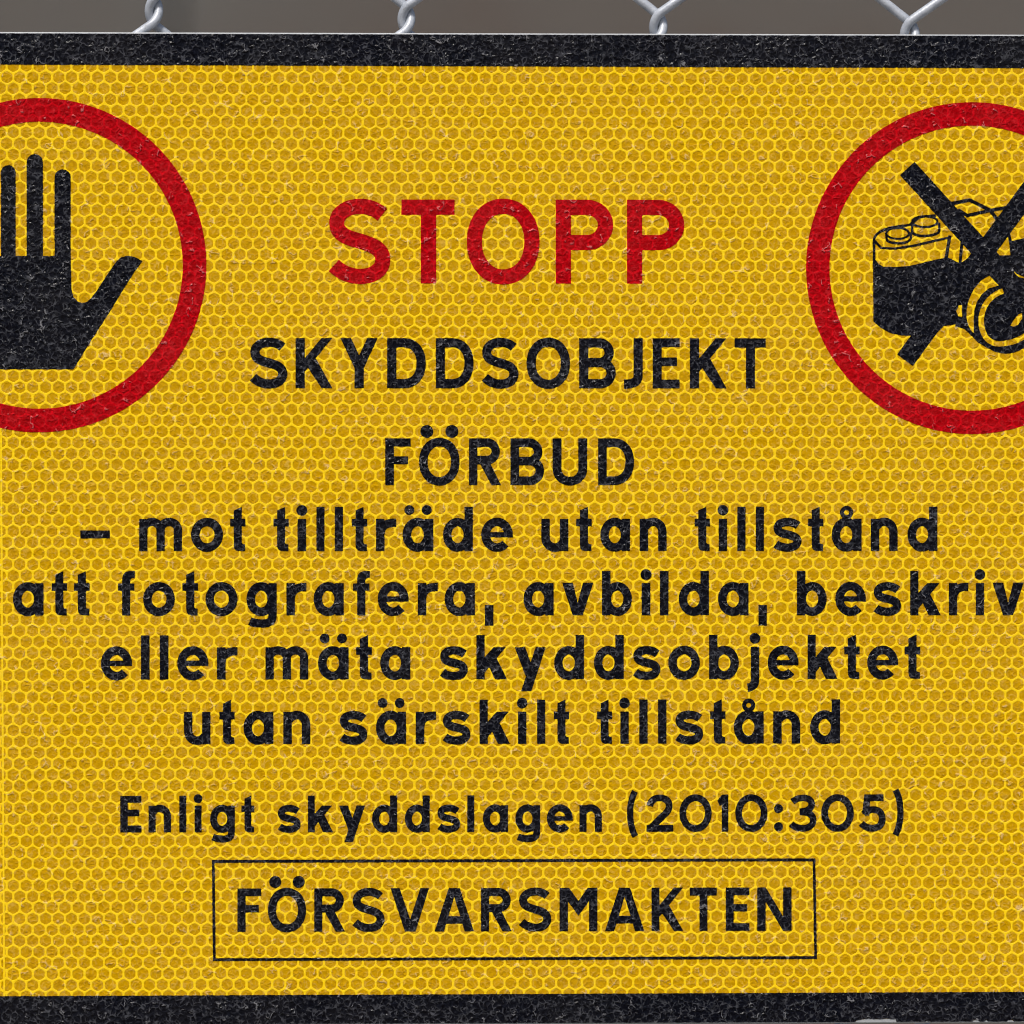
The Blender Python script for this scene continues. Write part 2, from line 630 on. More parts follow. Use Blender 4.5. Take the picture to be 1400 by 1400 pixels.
bm.from_mesh(me)
bmesh.ops.dissolve_degenerate(bm, dist=1e-9, edges=bm.edges)
# all fronts face the viewer
bmesh.ops.recalc_face_normals(bm, faces=bm.faces)
for f in bm.faces:
    if f.normal.y > 0:
        f.normal_flip()
bm.to_mesh(me)
bm.free()
lat = link_obj("honeycomb_lattice", me, M_WALL, film)
lat["kind"] = "stuff"

# film join near the left edge: a low bright ridge
sx = lambda Y: 2.0 + (Y - 580) * 0.0058
ya, yb_ = 591.0, 1361.0
pa = [(sx(y) - 1.3, y) for y in (ya, yb_)] + [(sx(y) + 1.3, y) for y in (yb_, ya)]
vs_ = [(*(lambda q: (q[0], Y_LAT - 0.00001, q[1]))(P(*p)),) for p in pa] + [(*(lambda q: (q[0], Y_FILM, q[1]))(P(*p)),) for p in pa]
seam = link_obj("film_seam", mesh_from("film_seam", vs_, [(0, 1, 2, 3), (0, 4, 5, 1), (1, 5, 6, 2), (2, 6, 7, 3), (3, 7, 4, 0)]), M_WALL, sign)


# ------------------------------------------------------------------ print shapes: distance fields -> clean outlines
def bez(p0, c0, c1, p1, n=10):
    o = []
    for i in range(n + 1):
        t = i / n
        a, b, c, d = (1 - t) ** 3, 3 * t * (1 - t) ** 2, 3 * t * t * (1 - t), t ** 3
        o.append((a * p0[0] + b * c0[0] + c * c1[0] + d * p1[0], a * p0[1] + b * c0[1] + c * c1[1] + d * p1[1]))
    return o


def path(start, *segs):
    """segs: (x, y) for a line, (c0, c1, p) for a curve."""
    o = [start]
    for s in segs:
        if isinstance(s[0], tuple):
            o += bez(o[-1], s[0], s[1], s[2])[1:]
        else:
            o.append(s)
    return o


def ell(cx, cy, rx, ry, a0=0, a1=360, n=40, e=2.0):
    o = []
    for i in range(n + 1):
        a = math.radians(a0 + (a1 - a0) * i / n)
        c, s = math.cos(a), math.sin(a)
        o.append((cx + rx * math.copysign(abs(c) ** (2 / e), c), cy + ry * math.copysign(abs(s) ** (2 / e), s)))
    return o


def sd_stroke(X, Y, pts, s):
    d = np.full(X.shape, 1e9)
    h = s / 2
    closed = len(pts) > 2 and math.hypot(pts[0][0] - pts[-1][0], pts[0][1] - pts[-1][1]) < 1e-3

    def unit_(a, b):
        L = math.hypot(b[0] - a[0], b[1] - a[1]) or 1.0
        return ((b[0] - a[0]) / L, (b[1] - a[1]) / L)
    ts, te = unit_(pts[0], pts[1]), unit_(pts[-2], pts[-1])
    for i in range(len(pts) - 1):
        (x0, y0), (x1, y1) = pts[i], pts[i + 1]
        L = math.hypot(x1 - x0, y1 - y0)
        if L < 1e-6:
            continue
        tx, ty = (x1 - x0) / L, (y1 - y0) / L
        a = np.abs((X - x0) * tx + (Y - y0) * ty - L / 2) - L / 2
        b = np.abs(-(X - x0) * ty + (Y - y0) * tx) - h
        d = np.minimum(d, np.minimum(np.maximum(a, b), 0) + np.hypot(np.maximum(a, 0), np.maximum(b, 0)))
        if i > 0:
            c_ = np.hypot(X - x0, Y - y0) - h
            if not closed:
                if math.hypot(x0 - pts[0][0], y0 - pts[0][1]) < h:
                    c_ = np.maximum(c_, -((X - pts[0][0]) * ts[0] + (Y - pts[0][1]) * ts[1]))
                if math.hypot(x0 - pts[-1][0], y0 - pts[-1][1]) < h:
                    c_ = np.maximum(c_, (X - pts[-1][0]) * te[0] + (Y - pts[-1][1]) * te[1])
            d = np.minimum(d, c_)
    if len(pts) > 2 and math.hypot(pts[0][0] - pts[-1][0], pts[0][1] - pts[-1][1]) < 1e-3:
        d = np.minimum(d, np.hypot(X - pts[0][0], Y - pts[0][1]) - h)
    return d


def sd_poly(X, Y, pts):
    d = np.full(X.shape, 1e9)
    inside = np.zeros(X.shape, bool)
    n = len(pts)
    for i in range(n):
        (x0, y0), (x1, y1) = pts[i], pts[(i + 1) % n]
        ex, ey = x1 - x0, y1 - y0
        L2 = ex * ex + ey * ey
        if L2 < 1e-12:
            continue
        t = np.clip(((X - x0) * ex + (Y - y0) * ey) / L2, 0, 1)
        d = np.minimum(d, np.hypot(X - x0 - t * ex, Y - y0 - t * ey))
        if y0 != y1:
            cond = ((y0 > Y) != (y1 > Y)) & (X < (x1 - x0) * (Y - y0) / (y1 - y0) + x0)
            inside ^= cond
    return np.where(inside, -d, d)


def value_noise(shape, cell, res):
    ny, nx = shape
    gy, gx = int(ny * res / cell) + 3, int(nx * res / cell) + 3
    r = np.random.rand(gy, gx) * 2 - 1
    y = np.arange(ny) * res / cell
    x = np.arange(nx) * res / cell
    yi, xi = y.astype(int), x.astype(int)
    fy_, fx_ = (y - yi)[:, None], (x - xi)[None, :]
    fy_, fx_ = fy_ * fy_ * (3 - 2 * fy_), fx_ * fx_ * (3 - 2 * fx_)
    a, b = r[np.ix_(yi, xi)], r[np.ix_(yi, xi + 1)]
    c, d = r[np.ix_(yi + 1, xi)], r[np.ix_(yi + 1, xi + 1)]
    return (a * (1 - fx_) + b * fx_) * (1 - fy_) + (c * (1 - fx_) + d * fx_) * fy_


def shape_mesh(name, prims, holes, bbox, unit, res=0.5, rag=0.22, grow=0.0, flipy=False, mirror_origin=(0, 0)):
    """union of prims minus holes -> thin extruded mesh. unit: metres per shape unit; y up unless flipy."""
    x0, y0, x1, y1 = bbox
    x0 -= 2; y0 -= 2; x1 += 2; y1 += 2
    nx, ny = int((x1 - x0) / res) + 2, int((y1 - y0) / res) + 2
    X, Y = np.meshgrid(x0 + np.arange(nx) * res, y0 + np.arange(ny) * res)
    X = X + 0.0137; Y = Y + 0.0091

    def ev(lst):
        d = np.full(X.shape, 1e9)
        for p in lst:
            if p[0] == 's':
                d = np.minimum(d, sd_stroke(X, Y, p[1], p[2]))
            elif p[0] == 'p':
                d = np.minimum(d, sd_poly(X, Y, p[1]))
            elif p[0] == 'r':
                a = (p[1], p[2]); b = (p[3], p[4])
                d = np.minimum(d, sd_poly(X, Y, [(a[0], a[1]), (b[0], a[1]), (b[0], b[1]), (a[0], b[1])]))
            elif p[0] == 'c':
                d = np.minimum(d, np.hypot(X - p[1], Y - p[2]) - p[3])
        return d
    F = ev(prims)
    if holes:
        F = np.maximum(F, -ev(holes))
    if rag:
        F = F + value_noise(F.shape, 2.6, res) * rag + value_noise(F.shape, 1.2, res) * rag * 0.5
    F = F - grow
    F[0, :] = F[-1, :] = 1.0
    F[:, 0] = F[:, -1] = 1.0
    F = np.where(np.abs(F) < 1e-5, 1e-5, F)
    ins = F < 0
    # marching squares
    segs = {}
    code = ins[:-1, :-1] * 1 + ins[:-1, 1:] * 2 + ins[1:, 1:] * 4 + ins[1:, :-1] * 8
    TAB = {1: [(3, 0)], 2: [(0, 1)], 3: [(3, 1)], 4: [(1, 2)], 5: [(3, 2), (1, 0)], 6: [(0, 2)], 7: [(3, 2)], 8: [(2, 3)], 9: [(2, 0)],
           10: [(0, 3), (2, 1)], 11: [(2, 1)], 12: [(1, 3)], 13: [(1, 0)], 14: [(0, 3)]}
    pts = {}

    def ep(j, i, e):
        if e == 0:
            k = (j, i, 0)
        elif e == 2:
            k = (j + 1, i, 0)
        elif e == 3:
            k = (j, i, 1)
        else:
            k = (j, i + 1, 1)
        if k not in pts:
            jj, ii, o = k
            a = F[jj, ii]
            if o == 0:
                b = F[jj, ii + 1]
                t = a / (a - b)
                pts[k] = (X[jj, ii] + t * res, Y[jj, ii])
            else:
                b = F[jj + 1, ii]
                t = a / (a - b)
                pts[k] = (X[jj, ii], Y[jj, ii] + t * res)
        return k
    for j, i in zip(*np.nonzero((code > 0) & (code < 15))):
        for a, b in TAB[int(code[j, i])]:
            segs[ep(j, i, a)] = ep(j, i, b)
    loops = []
    while segs:
        k0 = next(iter(segs))
        k = k0
        lp = []
        while k in segs:
            lp.append(pts[k])
            k = segs.pop(k)
        if len(lp) > 5:
            loops.append(lp)
    # simplify
    tol = 0.06 if rag else 0.04

    def simp(p):
        n = len(p)
        if n < 8:
            return p
        P_ = np.array(p)
        keep = np.zeros(n, bool)
        i2 = int(np.argmax(np.hypot(*(P_ - P_[0]).T)))
        keep[0] = keep[i2] = True
        Q = np.vstack([P_, P_[:1]])
        st = [(0, i2), (i2, n)]
        while st:
            a, b = st.pop()
            if b - a < 2:
                continue
            v = Q[b] - Q[a]
            L = math.hypot(*v) or 1e-9
            dd = np.abs((Q[a + 1:b, 0] - Q[a, 0]) * v[1] - (Q[a + 1:b, 1] - Q[a, 1]) * v[0]) / L
            m = int(np.argmax(dd))
            if dd[m] > tol:
                m += a + 1
                keep[m % n] = True
                st += [(a, m), (m, b)]
        return [tuple(P_[q]) for q in np.nonzero(keep)[0]]
    loops = [simp(l) for l in loops]
    loops = [l for l in loops if len(l) >= 3]
    vin, edges = [], []
    for l in loops:
        b = len(vin)
        vin += [Vector(q) for q in l]
        edges += [(b + k, b + (k + 1) % len(l)) for k in range(len(l))]
    vo, eo, fo_, *_ = delaunay_2d_cdt(vin, edges, [], 0, 1e-7)
    # keep triangles inside (even-odd against loops)
    A = np.array([[tuple(vo[q]) for q in f[:3]] for f in fo_])
    cen = A.mean(axis=1)
    E0 = np.array([tuple(vin[a]) for a, b in edges]); E1 = np.array([tuple(vin[b]) for a, b in edges])
    cy_ = cen[:, 1][:, None]
    cond = (E0[:, 1][None] > cy_) != (E1[:, 1][None] > cy_)
    dy = E1[:, 1] - E0[:, 1]
    dy = np.where(dy == 0, 1e-12, dy)
    xi = (E1[:, 0] - E0[:, 0])[None] * (cy_ - E0[:, 1][None]) / dy[None] + E0[:, 0][None]
    inside = (np.sum(cond & (cen[:, 0][:, None] < xi), axis=1) % 2) == 1
    nV = len(vo)
    sy = -1 if flipy else 1
    ox, oy = mirror_origin
    th = Y_FILM - Y_PRINT
    verts = [((v.x - ox) * unit, 0, (v.y - oy) * unit * sy) for v in vo]
    faces = []
    for f, k in zip(fo_, inside):
        if not k:
            continue
        f = list(f)
        p, q, r = (verts[f[0]], verts[f[1]], verts[f[2]])
        ny_ = (q[2] - p[2]) * (r[0] - p[0]) - (q[0] - p[0]) * (r[2] - p[2])
        if ny_ > 0:
            f = f[::-1]
        faces.append(tuple(f))
    # edge skirt down to the film
    cnt = {}
    for f in faces:
        for a, b in zip(f, f[1:] + f[:1]):
            cnt[(a, b)] = cnt.get((a, b), 0) + 1
    verts += [(x, th, z) for x, _, z in verts]
    for (a, b) in list(cnt):
        if (b, a) not in cnt:
            faces.append((b, a, a + nV, b + nV))
    me = mesh_from(name, verts, faces)
    return me


# ------------------------------------------------------------------ letters
def caps(ch, s=12.2, h=68.0):
    a = s / 2
    if ch == 'S':
        w_ = 50.0
        X0, X1, Y0, Y1 = a, w_ - a, a - .6, h - a + .6
        q = lambda u, v: (X0 + u * (X1 - X0), Y0 + v * (Y1 - Y0))
        p = path(q(.988, .882), (q(.855, .959), q(.70, 1), q(.515, 1)), (q(.22, 1), q(.006, .898), q(.006, .766)),
                 (q(.006, .614), q(.176, .563), q(.5, .506)), (q(.84, .441), q(1, .38), q(1, .238)),
                 (q(1, .085), q(.778, 0), q(.515, 0)), (q(.30, 0), q(.10, .055), q(-.055, .157)))
        return w_, [('s', p, s)], []
    if ch in 'OÖ':
        w_ = 59.0 if ch == 'O' else 58.8
        pr = [('s', ell(w_ / 2, h / 2, w_ / 2 - a, h / 2 - a + .8, n=64, e=2.12), s)]
        if ch == 'Ö':
            pr += [('c', w_ / 2 - 18.3, h + 10.4, 9.2), ('c', w_ / 2 + 18.3, h + 10.4, 9.2)]
        return w_, pr, []
    if ch == 'T':
        w_ = 42.6
        return w_, [('r', 0, h - s, w_, h), ('r', w_ / 2 - a + .4, 0, w_ / 2 + a + .4, h - 2)], []
    if ch == 'P':
        w_ = 46.4
        R = (0.60 * h - s) / 2
        yb, yt = h * 0.40 + a, h - a
        pr = [('r', 0, 0, s, h), ('s', path((a, yt), (w_ - a - R * 1.05, yt)) + ell(w_ - a - R * 1.05, (yt + yb) / 2, R * 1.05, (yt - yb) / 2, 90, -90, 20)[1:] + [(a, yb)], s)]
        return w_, pr, []
    if ch == 'R':
        w_ = 47.6
        wb = w_ - 1.6
        R = (0.555 * h - s) / 2
        yb, yt = h * 0.445 + a, h - a
        pr = [('r', 0, 0, s, h), ('s', path((a, yt), (wb - a - R, yt)) + ell(wb - a - R, (yt + yb) / 2, R, (yt - yb) / 2, 90, -90, 20)[1:] + [(a, yb)], s),
              ('p', [(w_, 0), (w_ - 14, 0), (16.5, h * .46), (31, h * .48)])]
        return w_, pr, []
    if ch == 'B':
        w_ = 49.0
        ym = h * 0.515
        pr = [('r', 0, 0, s, h)]
        for y0, y1, wd in ((ym - a, h - a, w_ - 2.6), (a, ym + .0, w_)):
            y0_, y1_ = (ym, h - a) if y1 == h - a else (a, ym)
            R = (y1_ - y0_) / 2
            pr.append(('s', path((a, y1_), (wd - a - R, y1_)) + ell(wd - a - R, (y0_ + y1_) / 2, R, R, 90, -90, 20)[1:] + [(a, y0_)], s))
        return w_, pr, []
    if ch == 'D':
        w_ = 51.8
        pr = [('r', 0, 0, s, h), ('s', [(a, h - a), (w_ * .42, h - a)] + ell(w_ * .42, h / 2, w_ * .58 - a, h / 2 - a, 90, -90, 30, 2.25)[1:] + [(a, a)], s)]
        return w_, pr, []
    if ch == 'K':
        w_ = 49.7
        return w_, [('r', 0, 0, s, h), ('p', [(35.2, h), (49.3, h), (12, 22.2), (8, 20), (8, 34), (12.2, 40)]),
                    ('p', [(17.0, 27.6), (27.2, 40.5), (w_, 0), (35.6, 0)])], []
    if ch == 'Y':
        w_ = 50.0
        return w_, [('p', [(0, h), (13.9, h), (31.2, 31), (25, 22), (19.1, 27)]), ('p', [(w_, h), (36.1, h), (18.8, 31), (25, 22), (30.9, 27)]),
                    ('r', 18.9, 0, 31.1, 31)], []
    if ch == 'J':
        w_ = 25.2
        return w_, [('s', path((w_ - a, h), (w_ - a, 18), ((w_ - a, 8.5), (12.5, 5.4), (0, 5.6))), s)], []
    if ch in 'EF':
        w_ = 37.4 if ch == 'E' else 36.2
        pr = [('r', 0, 0, s, h), ('r', s - 2, h - s + .6, w_, h), ('r', s - 2, h * .53 - a + .6, w_ - 3.6, h * .53 + a - .4)]
        if ch == 'E':
            pr.append(('r', s - 2, 0, w_, s - .6))
        return w_, pr, []
    if ch == 'U':
        w_ = 48.5
        return w_, [('s', [(a, h), (a, 24)] + ell(w_ / 2, 24, w_ / 2 - a, 24 - a + .6, 180, 360, 26, 2.1)[1:] + [(w_ - a, 24), (w_ - a, h)], s)], []
    k = h / 205.0
    if ch == 'V':
        f = lambda x, y: ((x - 120) * k, (745 - y) * k)
        return 182 * k, [('p', [f(120, 540), f(162, 540), f(213, 690), f(262, 540), f(302, 540), f(238, 745), f(188, 745)])], []
    if ch == 'A':
        f = lambda x, y: ((x - 330) * k, (745 - y) * k)
        return 187 * k, [('p', [f(398, 540), f(449, 540), f(517, 745), f(474, 745), f(423.5, 580), f(373, 745), f(330, 745)]),
                         ('r', f(360, 0)[0], f(0, 709)[1], f(487, 0)[0], f(0, 674)[1])], []
    if ch == 'M':
        f = lambda x, y: ((x - 927) * k, (742 - y) * k)
        return 180 * k, [('p', [f(927, 537), f(972, 537), f(1017, 600), f(1062, 537), f(1107, 537), f(1107, 742), f(1068, 742), f(1068, 598), f(1017, 668), f(966, 598), f(966, 742), f(927, 742)])], []
    if ch == 'N':
        k = h / 208.0
        f = lambda x, y: ((x - 612) * k, (740 - y) * k)
        return 163 * k, [('r', 0, 0, 39 * k, h), ('r', 124 * k, 0, 163 * k, h), ('p', [f(612, 532), f(652, 532), f(775, 740), f(735, 740)])], []


def lower(ch, s=11.3):
    a = s / 2
    xh, asc = 43.6, 60.0
    if ch == '-':
        return 40.0, [('r', 0, 17.4, 40, 27.8)], []
    if ch == ',':
        return 11.2, [('r', 0, -14.2, 11.2, 13.6)], []
    if ch == 'o':
        w_ = 43.2
        return w_, [('s', ell(w_ / 2, 22, w_ / 2 - a, 23.1 - a, n=56), s)], []
    if ch in 'aäådgq':
        w_ = 41.0
        bw = 19.9
        pr = [('s', ell(bw, 22, bw - a, 23.0 - a, n=56), s)]
        top = asc if ch == 'd' else xh
        lo_ = 0 if ch != 'g' else -4
        if ch == 'g':
            pr.append(('s', path((w_ - a, xh), (w_ - a, -1), ((w_ - a, -10), (28, -11.6), (20, -11.4)), ((14, -11.2), (8, -10), (4.5, -8.2))), s * .97))
        else:
            pr.append(('r', w_ - s, 0, w_, top))
        if ch == 'ä':
            pr += [('c', 20.6 - 11.7, 55.8, 6.5), ('c', 20.6 + 11.7, 55.8, 6.5)]
        if ch == 'å':
            pr += [('s', ell(20.4, 52.2, 6.3, 6.3, n=28), 5.3)]
        return w_, pr, []
    if ch == 'b':
        w_ = 40.8
        return w_, [('s', ell(w_ - 19.9, 22, 19.9 - a, 23.0 - a, n=56), s), ('r', 0, 0, s, asc)], []
    if ch == 'e':
        w_ = 42.2
        rx = w_ / 2 - a
        return w_, [('s', [(w_ - a, 18.6)] + ell(w_ / 2, 22, rx, 23.1 - a, 2, 316, 52), s), ('r', s - 2, 18.6, w_ - 2, 25.4)], []
    if ch == 't':
        w_ = 20.6
        return w_, [('p', [(5.0, 8), (5.6, 4), (7.6, 1.3), (11, 0), (20.2, 0), (20.2, 8.8), (17, 9.2), (15.6, 11), (15.6, 60), (5.0, 55.0)]),
                    ('r', 0, 33.6, w_, 43.6)], [('p', [(-1, 44), (4.6, 44), (4.6, 40), (-1, 30)])] if False else []
    if ch == 'f':
        w_ = 22.6
        return w_, [('p', [(5.6, 0), (16.4, 0), (16.4, 47), (17.2, 50), (19.5, 51.2), (22.6, 51.2), (22.6, 60.2), (15, 60.2), (10, 58.6), (6.8, 55), (5.6, 50)]), ('r', 0, 33.8, w_ - .6, 43.2)], []
    if ch == 'i':
        return 11.2, [('r', 0, 0, 11.2, xh), ('c', 5.6, 55.4, 7.1)], []
    if ch == 'l':
        return 11.1, [('r', 0, 0, 11.1, asc)], []
    if ch == 'j':
        return 16.2, [('s', path((10.6, xh), (10.6, -1), ((10.6, -8), (7.5, -11.4), (0, -12.2))), 11.0), ('c', 10.4, 55.4, 7.1)], [('p', [(-3, -5), (-0.2, -5), (1.0, -17), (-3, -17)])]
    if ch == 'r':
        w_ = 27.6
        return w_, [('r', 0, 0, s, xh), ('s', path((a + .4, 24), ((a + 1, 34), (14, 39.2), (w_, 38.4))), 11.0)], [('r', w_ - .4, 20, w_ + 6, 50)]
    if ch == 'n':
        w_ = 36.6
        return w_, [('r', 0, 0, s, xh), ('s', [(w_ - a, 0), (w_ - a, 26)] + ell(w_ / 2, 26, w_ / 2 - a, 19 - a + .1, 0, 150, 20), s)], []
    if ch == 'u':
        w_ = 36.6
        return w_, [('r', w_ - s, 0, w_, xh), ('s', [(a, xh), (a, 18)] + ell(w_ / 2, 18, w_ / 2 - a, 19 - a + .1, 180, 330, 20), s)], []
    if ch == 'm':
        w_ = 58.2
        s2 = 11.0
        a2 = s2 / 2
        pr = [('r', 0, 0, s2, xh)]
        m = (w_ - s2) / 2
        for x in (0, m):
            c = x + a2 + m / 2
            pr.append(('s', [(x + m + a2, 0), (x + m + a2, 29)] + ell(c, 29, m / 2, 16 - a2 + .1, 0, 160, 18), s2))
        return w_, pr, []
    if ch == 's':
        w_ = 38.0
        s2 = 10.9
        a = s2 / 2
        X0, X1, Y0, Y1 = a, w_ - a, a - 1.1, xh - a + 1.2
        q = lambda u, v: (X0 + u * (X1 - X0), Y0 + v * (Y1 - Y0))
        p = path(q(1.03, .86), (q(.88, .95), q(.70, 1), q(.505, 1)), (q(.22, 1), q(.02, .92), q(.02, .77)),
                 (q(.02, .60), q(.22, .56), q(.5, .51)), (q(.84, .45), q(1, .40), q(1, .25)),
                 (q(1, .08), q(.778, 0), q(.50, 0)), (q(.30, 0), q(.08, .045), q(-.07, .14)))
        return w_, [('s', p, s2)], []
    k = 1 / 3.5
    if ch == 'k':
        f = lambda x, y: ((x - 530) * k, (275 - y) * k)
        return 41.2, [('r', 0, 0, 10.9, asc), ('p', [f(612, 123), f(668, 123), f(562, 250), f(560, 180)]), ('p', [f(586, 208), f(622, 170), f(674, 275), f(618, 275)])], []
    if ch == 'v':
        f = lambda x, y: ((x - 240) * k, (597 - y) * k)
        return 42.0, [('p', [f(240, 443), f(290, 443), f(313.5, 540), f(339, 443), f(387, 443), f(337, 597), f(290, 597)])], []
    if ch == 'y':
        f = lambda x, y: ((x - 713) * k, (275 - y) * k)
        return 42.0, [('p', [f(813, 123), f(860, 123), f(791, 332), f(744, 332)]), ('p', [f(713, 123), f(762, 123), f(800, 228), f(786, 275), f(766, 262)])], []
    # figures, drawn on the 1060-row crop at 3.5x; canonical size is the 60-high alphabet (figures' own scale .825)
    k = 1 / 3.5 / 0.825
    base = 266

    def F_(x0):
        return lambda x, y: ((x - x0) * k, (base - y) * k)
    if ch == '2':
        f = F_(83)
        return 127 * k, [('s', path(f(98, 143), (f(104, 113), f(124, 105), f(146, 105)), (f(174, 105), f(191, 120), f(191, 143)),
                                    (f(191, 165), f(172, 182), f(152, 199)), f(106, 246)), 31 * k),
                         ('r', f(83, 0)[0], 0, f(210, 0)[0], 31 * k), ('p', [f(83, 266), f(83, 245), f(110, 225), f(125, 250)])], []
    if ch == '0':
        w_ = 153 * k
        return w_, [('s', ell(w_ / 2, 88 * k, w_ / 2 - 15.5 * k, (89 - 15.5) * k, n=56, e=2.05), 31 * k)], []
    if ch == '1':
        f = F_(422)
        return 51 * k, [('r', f(443, 0)[0], 0, f(473, 0)[0], 176 * k), ('p', [f(444, 90), f(460, 90), f(460, 128), f(432, 142), f(422, 118)])], []
    if ch == '3':
        f = F_(770)
        return 123 * k, [('s', path(f(780, 124), (f(795, 110), f(815, 106), f(832, 106)), (f(858, 106), f(872, 118), f(872, 136)), (f(872, 158), f(850, 170), f(815, 172))), 30 * k),
                         ('s', path(f(815, 172), (f(862, 172), f(879, 190), f(879, 211)), (f(879, 238), f(858, 251), f(830, 251)), (f(808, 251), f(790, 245), f(774, 230))), 30 * k)], []
    if ch == '5':
        f = F_(1105)
        return 120 * k, [('p', [f(1124, 90), f(1215, 90), f(1215, 121), f(1150, 121), f(1145, 190), f(1114, 182)]),
                         ('s', path(f(1120, 182), (f(1135, 166), f(1155, 162), f(1167, 162)), (f(1195, 162), f(1209, 182), f(1209, 206)), (f(1209, 236), f(1190, 251), f(1162, 251)), (f(1140, 251), f(1124, 244), f(1110, 228))), 31 * k)], []
    if ch == ':':
        f = F_(690)
        return 46 * k, [('c', *f(713, 157), 21 * k), ('c', *f(713, 243), 21 * k)], []
    if ch == '(':
        f = F_(1247)
        return 53 * k, [('s', path(f(1287, 74), (f(1256, 125), f(1256, 235), f(1289, 288))), 29 * k)], []
    if ch == ')':
        f = F_(1260)
        return 53 * k, [('s', path(f(1273, 69), (f(1304, 122), f(1304, 228), f(1272, 284))), 29 * k)], []


